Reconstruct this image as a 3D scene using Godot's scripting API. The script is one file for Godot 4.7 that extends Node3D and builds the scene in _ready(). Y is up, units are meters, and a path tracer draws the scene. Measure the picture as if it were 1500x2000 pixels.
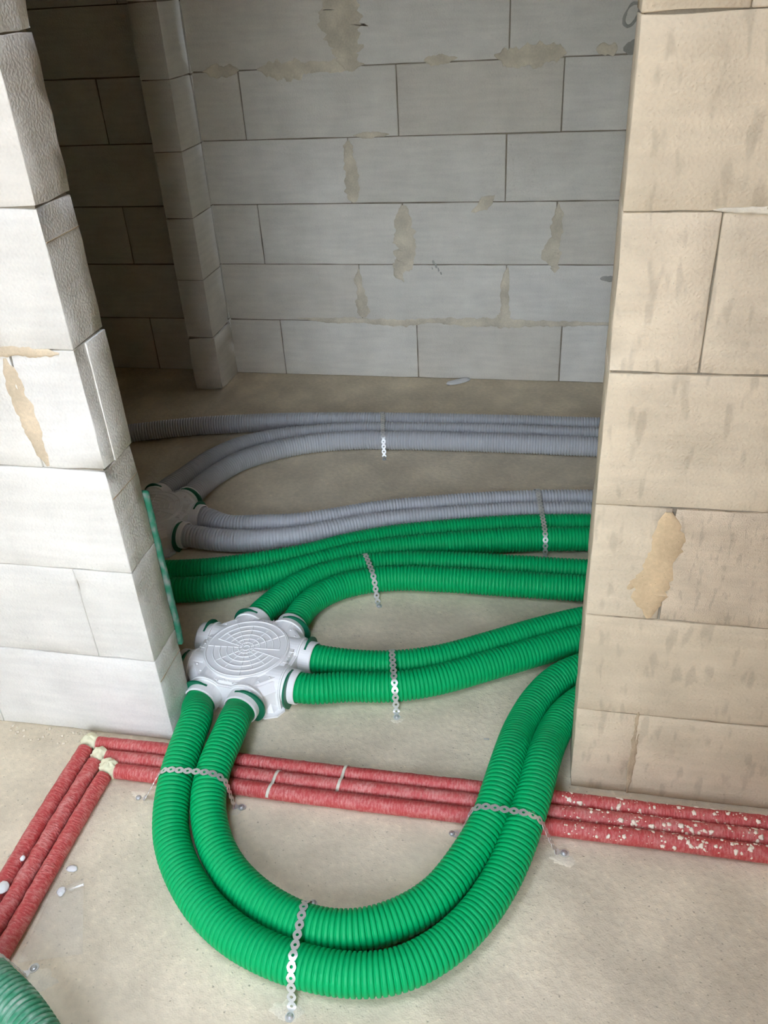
extends Node3D

# Unplastered doorway in an aerated-concrete house: ventilation hoses and insulated heating pipes on the bare floor.
# The front wall stands on z = 0, its opening runs from x = 0 to x = OPENING; the camera looks in from +z.

const OPENING := 0.909
const WALL_T := 0.115
const BACK := -2.137
const COURSE := 0.242
var M := {}
var rng := RandomNumberGenerator.new()
var chipn := FastNoiseLite.new()
var finen := FastNoiseLite.new()


func _ready() -> void:
	rng.seed = 4711
	chipn.seed = 11
	chipn.frequency = 18.0
	chipn.fractal_octaves = 3
	finen.seed = 23
	finen.frequency = 45.0
	finen.fractal_octaves = 2

	# ---- camera
	var cam := Camera3D.new()
	cam.name = "camera"
	cam.keep_aspect = Camera3D.KEEP_HEIGHT
	cam.fov = rad_to_deg(2.0 * atan(1000.0 / 1672.71))
	cam.near = 0.02
	cam.position = Vector3(0.8318, 1.5036, 1.2834)
	cam.basis = Basis(Vector3.UP, 0.2252) * Basis(Vector3.RIGHT, -0.5618) * Basis(Vector3.BACK, -0.063)
	add_child(cam)
	cam.current = true

	# ---- sky, exposure
	var e := Environment.new()
	var sm := ProceduralSkyMaterial.new()
	sm.sky_top_color = Color(0.72, 0.78, 0.87)
	sm.sky_horizon_color = Color(0.88, 0.90, 0.915)
	sm.sky_curve = 0.25
	sm.ground_horizon_color = Color(0.62, 0.60, 0.55)
	sm.ground_bottom_color = Color(0.52, 0.49, 0.43)
	sm.sky_energy_multiplier = 1.0
	sm.ground_energy_multiplier = 0.7
	sm.sun_angle_max = 0.0
	var sky := Sky.new()
	sky.sky_material = sm
	e.background_mode = Environment.BG_SKY
	e.sky = sky
	e.tonemap_mode = Environment.TONE_MAPPER_LINEAR
	e.tonemap_exposure = 24.2
	e.sdfgi_enabled = true
	e.ssao_enabled = true
	e.ssil_enabled = true
	var we := WorldEnvironment.new()
	we.name = "environment"
	we.environment = e
	add_child(we)

	make_materials()
	build_setting()
	build_manifolds()
	build_hoses()
	build_red_pipes()
	build_straps()
	build_small_things()


# ------------------------------------------------------------------ bookkeeping

func obj(called: String, mesh: Mesh, mat: Material, parent: Node = self, at := Vector3.ZERO) -> MeshInstance3D:
	var o := MeshInstance3D.new()
	o.name = numbered(called, parent)
	o.mesh = mesh
	o.material_override = mat
	o.position = at
	parent.add_child(o, true)
	return o


func numbered(called: String, parent: Node) -> String:
	if not parent.has_node(called):
		return called
	var k := 1
	while parent.has_node("%s_%03d" % [called, k]):
		k += 1
	return "%s_%03d" % [called, k]


func thing(called: String, label: String, category: String, group := "", at := Vector3.ZERO) -> Node3D:
	var o := Node3D.new()
	o.name = numbered(called, self)
	o.position = at
	add_child(o, true)
	tag(o, label, category, group)
	return o


func tag(o: Node, label: String, category: String, group := "") -> void:
	o.set_meta("label", label)
	o.set_meta("category", category)
	if group != "":
		o.set_meta("group", group)


func structure(called: String, label: String) -> Node3D:
	var o := Node3D.new()
	o.name = called
	add_child(o, true)
	o.set_meta("kind", "structure")
	o.set_meta("label", label)
	return o


# ------------------------------------------------------------------ materials

func seamless(w: int, h: int, freq: float, octaves: int, sd: int, kind := FastNoiseLite.TYPE_SIMPLEX_SMOOTH) -> Image:
	var n := FastNoiseLite.new()
	n.seed = sd
	n.noise_type = kind
	n.frequency = freq
	n.fractal_octaves = octaves
	return n.get_seamless_image(w, h)


func tex(img: Image) -> ImageTexture:
	img.generate_mipmaps()
	return ImageTexture.create_from_image(img)


func plain(c: Color, rough := 0.8, metal := 0.0) -> StandardMaterial3D:
	var m := StandardMaterial3D.new()
	m.albedo_color = c
	m.roughness = rough
	m.metallic = metal
	return m


func triplanar(albedo: Texture2D, normal: Texture2D, tint: Color, sc: float, nstr: float, rough: float) -> StandardMaterial3D:
	var m := plain(tint, rough)
	m.albedo_texture = albedo
	m.uv1_triplanar = true
	m.uv1_world_triplanar = true
	m.uv1_triplanar_sharpness = 6.0
	m.uv1_scale = Vector3.ONE * sc
	if normal:
		m.normal_enabled = true
		m.normal_texture = normal
		m.normal_scale = nstr
	return m


func make_materials() -> void:
	# aerated concrete: pale, saw streaks along the block, pores
	var s := 768
	var streak := seamless(96, s, 0.045, 3, 3)
	streak.resize(s, s, Image.INTERPOLATE_CUBIC)
	var blotch := seamless(s, s, 0.006, 4, 5)
	var fine := seamless(s, s, 0.16, 3, 7)
	var pore := seamless(s, s, 0.07, 1, 9, FastNoiseLite.TYPE_CELLULAR)
	var drip := seamless(s, 224, 0.03, 3, 13)
	drip.resize(s, s, Image.INTERPOLATE_CUBIC)
	var al := Image.create(s, s, false, Image.FORMAT_RGB8)
	var smudged_al := Image.create(s, s, false, Image.FORMAT_RGB8)
	var hi := Image.create(s, s, false, Image.FORMAT_RGB8)
	for y in s:
		for x in s:
			var a := streak.get_pixel(x, y).r - 0.5
			var b := blotch.get_pixel(x, y).r - 0.5
			var f := fine.get_pixel(x, y).r - 0.5
			var p := clampf((0.16 - pore.get_pixel(x, y).r) * 6.0, 0.0, 1.0)
			var d := clampf(drip.get_pixel(x, y).r - 0.60, 0.0, 1.0)
			var v := 0.945 + a * 0.045 + b * 0.055 + f * 0.035 - p * 0.02 - d * 0.03
			al.set_pixel(x, y, Color(v, v * 0.994, v * 0.975))
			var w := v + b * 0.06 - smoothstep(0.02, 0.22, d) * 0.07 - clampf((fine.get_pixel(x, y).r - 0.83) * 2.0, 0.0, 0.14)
			smudged_al.set_pixel(x, y, Color(w, w * 0.992, w * 0.968))
			var hgt := 0.5 + a * 0.45 + f * 0.4 - p * 0.15
			hi.set_pixel(x, y, Color(hgt, hgt, hgt))
	hi.bump_map_to_normal_map(3.0)
	var ta := tex(al)
	var tt := tex(smudged_al)
	var tn := tex(hi)
	var tints := [Color(0.935, 0.925, 0.90), Color(0.92, 0.91, 0.885), Color(0.945, 0.937, 0.918), Color(0.91, 0.893, 0.86)]
	for i in 4:
		M["block%d" % i] = triplanar(ta, tn, tints[i], 1.15, 0.6, 0.95)
	for i in 4:
		M["dimlit_block%d" % i] = triplanar(tt, tn, tints[i] * Color(0.93, 0.88, 0.80), 1.15, 0.65, 0.95)  # the right wall's dimmer, warmer light is put into this tint
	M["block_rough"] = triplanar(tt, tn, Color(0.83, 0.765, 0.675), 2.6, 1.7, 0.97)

	# mortar and dusty concrete floor
	var fl := 1024
	var f1 := seamless(fl, fl, 0.004, 5, 21)
	var f2 := seamless(fl, fl, 0.05, 4, 22)
	var f3 := seamless(fl, fl, 0.28, 2, 24)
	var f4 := seamless(fl, fl, 0.11, 2, 25)
	var fa := Image.create(fl, fl, false, Image.FORMAT_RGB8)
	var fh := Image.create(fl, fl, false, Image.FORMAT_RGB8)
	for y in fl:
		for x in fl:
			var a := f1.get_pixel(x, y).r - 0.5
			var b := f2.get_pixel(x, y).r - 0.5
			var c := f3.get_pixel(x, y).r - 0.5
			var p := clampf((f4.get_pixel(x, y).r - 0.80) * 7.0, 0.0, 1.0)
			var lightspeck := clampf((b - 0.24) * 4.0, 0.0, 1.0)
			var v := 0.90 + a * 0.16 + b * 0.06 + c * 0.03 + lightspeck * 0.07 - p * 0.22
			fa.set_pixel(x, y, Color(v, v * 0.99, v * 0.955))
			var hgt := 0.5 + a * 0.3 + b * 0.55 + c * 0.25 - p * 0.3
			fh.set_pixel(x, y, Color(hgt, hgt, hgt))
	fh.bump_map_to_normal_map(4.0)
	var tfa := tex(fa)
	var tfn := tex(fh)
	M.floor = triplanar(tfa, tfn, Color(0.94, 0.888, 0.80), 0.9, 0.5, 0.9)
	M.mortar = triplanar(tfa, tfn, Color(0.62, 0.59, 0.54), 2.0, 0.8, 0.95)
	M.smear = triplanar(tfa, tfn, Color(0.93, 0.90, 0.84), 2.0, 0.6, 0.85)
	M.joint = triplanar(tfa, tfn, Color(0.80, 0.72, 0.61), 4.0, 1.5, 0.95)
	M.smear_warm = triplanar(tfa, tfn, Color(0.91, 0.84, 0.74), 2.0, 0.4, 0.85)
	M.smear_tan = triplanar(tfa, tfn, Color(0.89, 0.79, 0.65), 2.0, 0.4, 0.85)
	M.dust = triplanar(tfa, tfn, Color(0.98, 0.94, 0.87), 3.0, 0.8, 1.0)
	M.soot = triplanar(tfa, tfn, Color(0.74, 0.74, 0.73), 3.0, 0.5, 0.95)
	M.ceiling = triplanar(tfa, tfn, Color(0.80, 0.66, 0.48), 0.7, 0.5, 0.95)  # warm tint picked so the unseen ceiling throws warm fill light
	M.warm_bounce = plain(Color(0.80, 0.56, 0.33), 0.95)  # invented orange surface for unseen walls, reflects warm fill to the right

	# plastics, metal
	M.green = plain(Color(0.0, 0.65, 0.37), 0.45)
	M.green.metallic_specular = 0.3
	var dusty := seamless(256, 256, 0.03, 4, 31)
	var dg := Image.create(256, 256, false, Image.FORMAT_RGB8)
	for y in 256:
		for x in 256:
			var k := clampf(dusty.get_pixel(x, y).r * 1.5 - 0.35, 0.0, 1.0)
			dg.set_pixel(x, y, Color(0.20, 0.52, 0.37).lerp(Color(0.60, 0.68, 0.61), k))
	M.green_dusty = triplanar(tex(dg), null, Color.WHITE, 4.0, 1.0, 0.75)
	var ds := Image.create(128, 128, false, Image.FORMAT_RGB8)
	for y in 128:
		for x in 128:
			var k := clampf(dusty.get_pixel(x * 2, y * 2).r * 1.9 - 0.5, 0.0, 1.0)
			ds.set_pixel(x, y, Color(0.10, 0.42, 0.30).lerp(Color(0.47, 0.50, 0.46), k))
	M.strip = triplanar(tex(ds), null, Color.WHITE, 3.0, 1.0, 0.8)
	M.grey_pipe = plain(Color(0.735, 0.745, 0.752), 0.38)
	M.white = plain(Color(0.945, 0.94, 0.925), 0.45)
	M.clip = plain(Color(0.01, 0.42, 0.29), 0.4)
	M.clip_dark = plain(Color(0.03, 0.22, 0.16), 0.5)
	M.steel = plain(Color(0.84, 0.84, 0.82), 0.36, 0.6)
	M.screw = plain(Color(0.74, 0.74, 0.73), 0.4, 0.6)
	M.foam = plain(Color(0.90, 0.88, 0.74), 0.9)
	M.chip = plain(Color(0.90, 0.90, 0.89), 0.7)
	M.tie = plain(Color(0.86, 0.83, 0.76), 0.7)
	M.film = plain(Color(0.95, 0.96, 0.95, 0.10), 0.12)
	M.film.transparency = BaseMaterial3D.TRANSPARENCY_ALPHA
	M.splash = plain(Color(0.95, 0.89, 0.81), 0.9)
	M.red_clean = red_material(0.42, 41)
	M.red_dust = red_material(0.62, 43)
	M.red_dark = red_material(0.12, 47)


func red_material(dust: float, sd: int) -> StandardMaterial3D:
	# u runs round the sleeve, v along it: foil-faced foam with crease lines across and dust in them
	var w := 256
	var h := 512
	var crease := seamless(64, h, 0.10, 4, sd)
	crease.resize(w, h, Image.INTERPOLATE_CUBIC)
	var cloud := seamless(w, h, 0.012, 4, sd + 1)
	var grain := seamless(w, h, 0.2, 2, sd + 2)
	var al := Image.create(w, h, false, Image.FORMAT_RGB8)
	var hi := Image.create(w, h, false, Image.FORMAT_RGB8)
	for y in h:
		for x in w:
			var c := crease.get_pixel(x, y).r
			var k := cloud.get_pixel(x, y).r
			var g := grain.get_pixel(x, y).r
			var d := clampf((c - 0.5) * 1.1 + (k - 0.5) * 0.7 + (g - 0.5) * 0.7 + dust - 0.10, 0.0, 1.0) * 0.7
			al.set_pixel(x, y, Color(0.72, 0.25, 0.24).lerp(Color(0.86, 0.66, 0.62), d))
			var v := 0.5 + (c - 0.5) * 0.8 + (g - 0.5) * 0.15
			hi.set_pixel(x, y, Color(v, v, v))
	hi.bump_map_to_normal_map(3.5)
	var m := plain(Color.WHITE, 0.55)
	m.albedo_texture = tex(al)
	m.normal_enabled = true
	m.normal_texture = tex(hi)
	m.normal_scale = 0.8
	return m


# ------------------------------------------------------------------ shapes

func cuts(h: float, b: float, step: float) -> Array:
	var a := [-h, -h + b]
	var n := maxi(1, int((2.0 * h - 2.0 * b) / step))
	for i in range(1, n):
		a.append(lerpf(-h + b, h - b, float(i) / n))
	a.append(h - b)
	a.append(h)
	return a


# a block with worn, slightly chipped edges; at is its centre (the wear follows the place, so no two are alike)
func worn_box(size: Vector3, at: Vector3, bevel: float, chip: float, step: float) -> ArrayMesh:
	var hs := size * 0.5
	var st := SurfaceTool.new()
	st.begin(Mesh.PRIMITIVE_TRIANGLES)
	st.set_smooth_group(0)
	for axis in 3:
		var ua := (axis + 1) % 3
		var va := (axis + 2) % 3
		var us := cuts(hs[ua], bevel, step)
		var vs := cuts(hs[va], bevel, step)
		for sg in [-1.0, 1.0]:
			var grid := []
			for u in us:
				var row := []
				for v in vs:
					var p := Vector3.ZERO
					p[axis] = sg * hs[axis]
					p[ua] = u
					p[va] = v
					row.append(wear(p, hs, at, bevel, chip))
				grid.append(row)
			for i in us.size() - 1:
				for j in vs.size() - 1:
					var q := [grid[i][j], grid[i + 1][j], grid[i + 1][j + 1], grid[i][j + 1]]
					var order := [0, 2, 1, 0, 3, 2] if sg > 0.0 else [0, 1, 2, 0, 2, 3]
					for k in order:
						st.add_vertex(q[k])
	st.index()
	st.generate_normals()
	return st.commit()


func wear(p: Vector3, hs: Vector3, at: Vector3, bevel: float, chip: float) -> Vector3:
	var n := chipn.get_noise_3dv((p + at) * 1.0)
	var n2 := finen.get_noise_3dv(p + at)
	var b := bevel * (1.0 + 0.5 * n)
	var inner := hs - Vector3.ONE * b
	var c := p.clamp(-inner, inner)
	var d := p - c
	var out := p
	var edges := int(absf(d.x) > 1e-6) + int(absf(d.y) > 1e-6) + int(absf(d.z) > 1e-6)
	if d.length() > 1e-6:
		out = c + d.normalized() * minf(b, d.length())
	var loss := maxf(0.0, n + 0.15) * chip + absf(n2) * chip * 0.35
	if edges >= 2:
		out -= d.normalized() * loss * (1.0 if edges == 2 else 1.6)
	else:
		out -= d.normalized() * (absf(n2) * 0.0004)
	return out


func block(parent: Node3D, lo: Vector3, hi: Vector3, chip := 0.003, mat := "", bevel := 0.0022, step := 0.05) -> MeshInstance3D:
	var c := (lo + hi) * 0.5
	var m: String = mat if mat != "" else "block%d" % rng.randi_range(0, 3)
	return obj("block", worn_box(hi - lo, c, bevel, chip, step), M[m], parent, c)


func box_mesh(lo: Vector3, hi: Vector3) -> ArrayMesh:
	var b := BoxMesh.new()
	b.size = hi - lo
	var st := SurfaceTool.new()
	st.begin(Mesh.PRIMITIVE_TRIANGLES)
	st.append_from(b, 0, Transform3D(Basis(), (lo + hi) * 0.5))
	return st.commit()


# an irregular smear of mortar on a wall facing +z: path of [x, y, half width], proud of the face by t
func smear(parent: Node3D, path: Array, z: float, t: float, mat: Material, sd: int, called := "mortar_smear") -> void:
	var n := FastNoiseLite.new()
	n.seed = sd
	n.frequency = 1.0
	n.fractal_octaves = 4
	var st := SurfaceTool.new()
	st.begin(Mesh.PRIMITIVE_TRIANGLES)
	st.set_smooth_group(0)
	var rows := []
	var total := 0.0
	for i in path.size() - 1:
		total += Vector2(path[i][0], path[i][1]).distance_to(Vector2(path[i + 1][0], path[i + 1][1]))
	var count := maxi(6, int(total / 0.006))
	for k in count + 1:
		var f := float(k) / count * (path.size() - 1)
		var i := mini(int(f), path.size() - 2)
		var a := f - i
		var p := Vector2(lerpf(path[i][0], path[i + 1][0], a), lerpf(path[i][1], path[i + 1][1], a))
		var w: float = lerpf(path[i][2], path[i + 1][2], smoothstep(0.0, 1.0, a))
		var dir := Vector2(path[i + 1][0] - path[i][0], path[i + 1][1] - path[i][1]).normalized()
		var nr := Vector2(-dir.y, dir.x)
		var end := minf(1.0, 6.0 * minf(float(k) / count, 1.0 - float(k) / count) + 0.25)
		var l: float = w * end * (1.0 + 0.55 * n.get_noise_2d(k * 0.16, 0.0) + 0.16 * n.get_noise_2d(k * 0.6, 30.0))
		var r: float = w * end * (1.0 + 0.55 * n.get_noise_2d(k * 0.16, 90.0) + 0.16 * n.get_noise_2d(k * 0.6, 140.0))
		var row := []
		for c in [[-r, 0.0], [-r * 0.88, 0.75], [-r * 0.3, 1.0 + 0.5 * n.get_noise_2d(k * 0.3, 200.0)], [l * 0.2, 0.7 + 0.5 * n.get_noise_2d(k * 0.2, 230.0)], [l * 0.88, 0.75], [l, 0.0]]:
			var q: Vector2 = p + nr * c[0]
			row.append(Vector3(q.x, q.y, z - 0.0012 + (t + 0.0012) * c[1]))
		rows.append(row)
	for k in count:
		for c in 5:
			var q := [rows[k][c], rows[k + 1][c], rows[k + 1][c + 1], rows[k][c + 1]]
			for m in [0, 1, 2, 0, 2, 3]:
				st.add_vertex(q[m])
	st.index()
	st.generate_normals()
	var me := st.commit()
	obj(called, me, mat, parent)


# a flat irregular patch lying on the floor
func patch(center: Vector3, rx: float, rz: float, t: float, sd: int, turn := 0.0) -> ArrayMesh:
	var n := FastNoiseLite.new()
	n.seed = sd
	n.frequency = 0.8
	n.fractal_octaves = 3
	var st := SurfaceTool.new()
	st.begin(Mesh.PRIMITIVE_TRIANGLES)
	st.set_smooth_group(0)
	var rings := [[0.0, 1.0], [0.45, 0.95], [0.8, 0.6], [1.0, 0.0]]
	var pts := []
	for r in rings:
		var row := []
		for k in 28:
			var a := TAU * k / 28.0
			var w := 1.0 + 0.45 * n.get_noise_2d(cos(a) * 1.6 + 5.0, sin(a) * 1.6)
			var x: float = cos(a) * rx * w * r[0]
			var zz: float = sin(a) * rz * w * r[0]
			row.append(center + Vector3(x * cos(turn) - zz * sin(turn), t * r[1], x * sin(turn) + zz * cos(turn)))
		pts.append(row)
	for i in 3:
		for k in 28:
			var k2 := (k + 1) % 28
			var q := [pts[i][k], pts[i + 1][k], pts[i + 1][k2], pts[i][k2]]
			for m in [0, 1, 2, 0, 2, 3]:
				st.add_vertex(q[m])
	st.index()
	st.generate_normals()
	return st.commit()


# a rounded lump
func lump(radius: Vector3, sd: int, rough := 0.25, seg := 20) -> ArrayMesh:
	var n := FastNoiseLite.new()
	n.seed = sd
	n.frequency = 1.3
	n.fractal_octaves = 3
	var st := SurfaceTool.new()
	st.begin(Mesh.PRIMITIVE_TRIANGLES)
	st.set_smooth_group(0)
	var rows := []
	var hseg := int(seg / 2.0)
	for i in hseg + 1:
		var row := []
		for k in seg:
			var th := PI * i / hseg
			var ph := TAU * k / seg
			var d := Vector3(sin(th) * cos(ph), cos(th), sin(th) * sin(ph))
			row.append(d * radius * (1.0 + rough * n.get_noise_3dv(d * 1.2)))
		rows.append(row)
	for i in hseg:
		for k in seg:
			var k2 := (k + 1) % seg
			var q := [rows[i][k], rows[i][k2], rows[i + 1][k2], rows[i + 1][k]]
			for m in [0, 1, 2, 0, 2, 3]:
				st.add_vertex(q[m])
	st.index()
	st.generate_normals()
	return st.commit()


# profile of [radius, y] turned about y
func lathe(profile: Array, seg := 40) -> ArrayMesh:
	var st := SurfaceTool.new()
	st.begin(Mesh.PRIMITIVE_TRIANGLES)
	for i in profile.size() - 1:
		st.set_smooth_group(-1 if profile[i].size() > 2 else 0)
		for k in seg:
			var a := TAU * k / seg
			var b := TAU * (k + 1) / seg
			var q := []
			for c in [[i, a], [i + 1, a], [i + 1, b], [i, b]]:
				var r: float = profile[c[0]][0]
				q.append(Vector3(r * cos(c[1]), profile[c[0]][1], r * sin(c[1])))
			for m in [0, 2, 1, 0, 3, 2]:
				st.add_vertex(q[m])
	st.index()
	st.generate_normals()
	return st.commit()


# closed outline in x-y (counter-clockwise) pulled from z0 to z1; the z1 end may be scaled about pivot
func extrude(outline: PackedVector2Array, z0: float, z1: float, xf := Transform3D(), st: SurfaceTool = null, shrink := 1.0, pivot := Vector2.ZERO) -> SurfaceTool:
	if st == null:
		st = SurfaceTool.new()
		st.begin(Mesh.PRIMITIVE_TRIANGLES)
	st.set_smooth_group(-1)
	if Geometry2D.is_polygon_clockwise(outline):
		outline.reverse()
	var n := outline.size()
	var far := PackedVector2Array()
	for p in outline:
		far.append(pivot + (p - pivot) * shrink)
	var tri := Geometry2D.triangulate_polygon(outline)
	for k in range(0, tri.size(), 3):
		var t := [tri[k], tri[k + 1], tri[k + 2]]
		var ccw := (outline[t[1]] - outline[t[0]]).cross(outline[t[2]] - outline[t[0]]) > 0.0
		var o := [0, 2, 1] if ccw else [0, 1, 2]
		for m in o:
			st.add_vertex(xf * Vector3(far[t[m]].x, far[t[m]].y, z1))
		for m in [o[0], o[2], o[1]]:
			st.add_vertex(xf * Vector3(outline[t[m]].x, outline[t[m]].y, z0))
	for k in n:
		var k2 := (k + 1) % n
		var q := [Vector3(outline[k].x, outline[k].y, z0), Vector3(outline[k2].x, outline[k2].y, z0), Vector3(far[k2].x, far[k2].y, z1), Vector3(far[k].x, far[k].y, z1)]
		for m in [0, 2, 1, 0, 3, 2]:
			st.add_vertex(xf * q[m])
	return st


func done(st: SurfaceTool) -> ArrayMesh:
	st.generate_normals()
	return st.commit()


# ------------------------------------------------------------------ curves

func spline(pts: Array, ds: float) -> PackedVector3Array:
	var dense := PackedVector3Array()
	var n := pts.size()
	for i in n - 1:
		var p0: Vector3 = pts[maxi(i - 1, 0)]
		var p1: Vector3 = pts[i]
		var p2: Vector3 = pts[i + 1]
		var p3: Vector3 = pts[mini(i + 2, n - 1)]
		var t1 := maxf(p0.distance_to(p1), 1e-4)
		var t2 := maxf(p1.distance_to(p2), 1e-4)
		var t3 := maxf(p2.distance_to(p3), 1e-4)
		var m1 := (p2 - p1) if i == 0 else t2 * ((p1 - p0) / t1 * (t2 / (t1 + t2)) + (p2 - p1) / t2 * (t1 / (t1 + t2)))
		var m2 := (p2 - p1) if i == n - 2 else t2 * ((p2 - p1) / t2 * (t3 / (t2 + t3)) + (p3 - p2) / t3 * (t2 / (t2 + t3)))
		var steps := maxi(4, int(t2 / 0.004))
		for k in steps:
			var t := float(k) / steps
			var tt := t * t
			var ttt := tt * t
			dense.append(p1 * (2.0 * ttt - 3.0 * tt + 1.0) + m1 * (ttt - 2.0 * tt + t) + p2 * (-2.0 * ttt + 3.0 * tt) + m2 * (ttt - tt))
	dense.append(pts[n - 1])
	# even out small wobbles
	for rep in 40:
		var copy := dense.duplicate()
		for i in range(2, dense.size() - 2):
			dense[i] = (copy[i - 1] + copy[i] * 2.0 + copy[i + 1]) * 0.25
	return resample(dense, ds)


func resample(dense: PackedVector3Array, ds: float) -> PackedVector3Array:
	var out := PackedVector3Array([dense[0]])
	var need := ds
	for i in dense.size() - 1:
		var a := dense[i]
		var b := dense[i + 1]
		var l := a.distance_to(b)
		while l >= need:
			a = a.lerp(b, need / l)
			out.append(a)
			l = a.distance_to(b)
			need = ds
		need -= l
	return out


func tube(path: PackedVector3Array, rings: Array, seg: int, vscale := 1.0) -> ArrayMesh:
	# rings: [index along path (float), radius, slope dr/ds]; radius may be a Callable(angle)
	var verts := PackedVector3Array()
	var norms := PackedVector3Array()
	var uvs := PackedVector2Array()
	var idx := PackedInt32Array()
	var cosv := PackedFloat32Array()
	var sinv := PackedFloat32Array()
	for k in seg + 1:
		cosv.append(cos(TAU * k / seg))
		sinv.append(sin(TAU * k / seg))
	var n := path.size()
	for rg in rings:
		var f: float = clampf(rg[0], 0.0, n - 1.001)
		var i := int(f)
		var p := path[i].lerp(path[i + 1], f - i)
		var t := (path[mini(i + 2, n - 1)] - path[maxi(i - 1, 0)]).normalized()
		var side := t.cross(Vector3.UP).normalized()
		var up := side.cross(t)
		var r: float = rg[1]
		var sl: float = rg[2]
		for k in seg + 1:
			var d := side * cosv[k] + up * sinv[k]
			var rr := r
			if rg.size() > 3:
				rr += rg[3].call(f, k % seg)
			verts.append(p + d * rr)
			norms.append((d - t * sl).normalized())
			uvs.append(Vector2(float(k) / seg, f * vscale))
	for a in rings.size() - 1:
		for k in seg:
			var i0 := a * (seg + 1) + k
			var i1 := i0 + seg + 1
			idx.append_array([i0, i0 + 1, i1, i0 + 1, i1 + 1, i1])
	var arr := []
	arr.resize(Mesh.ARRAY_MAX)
	arr[Mesh.ARRAY_VERTEX] = verts
	arr[Mesh.ARRAY_NORMAL] = norms
	arr[Mesh.ARRAY_TEX_UV] = uvs
	arr[Mesh.ARRAY_INDEX] = idx
	var me := ArrayMesh.new()
	me.add_surface_from_arrays(Mesh.PRIMITIVE_TRIANGLES, arr)
	return me


# ------------------------------------------------------------------ setting

func laid_wall(parent: Node3D, x0: float, x1: float, y0: float, rows: Array, z0: float, z1: float, gap: float, recess: float, chip: float, top: float, step := 0.05, kind := "block") -> void:
	# rows: joints (x) of each course from the floor up; first course reaches from the floor to y0
	obj("mortar_bed", box_mesh(Vector3(x0 + recess, 0, z0 + recess), Vector3(x1 - recess, top, z1 - recess)), M.mortar, parent)
	var y := 0.0
	var k := 0
	while y < top - 0.02:
		var yt: float = minf(y0 + k * COURSE, top)
		var inner: Array = rows[k].duplicate() if k < rows.size() else regular(x0, x1, 0.15 + 0.3 * (k % 2))
		inner.sort()
		var js: Array = [x0] + inner + [x1]
		for i in js.size() - 1:
			var a: float = js[i] + (gap * 0.5 if i > 0 else 0.0)
			var b: float = js[i + 1] - (gap * 0.5 if i < js.size() - 2 else 0.0)
			var jit := rng.randf_range(-0.0008, 0.0008)
			block(parent, Vector3(a, y + gap * 0.5, z0), Vector3(b, yt - gap * 0.5, z1 + jit), chip, "%s%d" % [kind, rng.randi_range(0, 3)], 0.0022, step)
		y = yt
		k += 1


func regular(x0: float, x1: float, off: float) -> Array:
	var a := []
	var x := x0 + off
	while x < x1 - 0.05:
		a.append(x)
		x += 0.6
	return a


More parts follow.
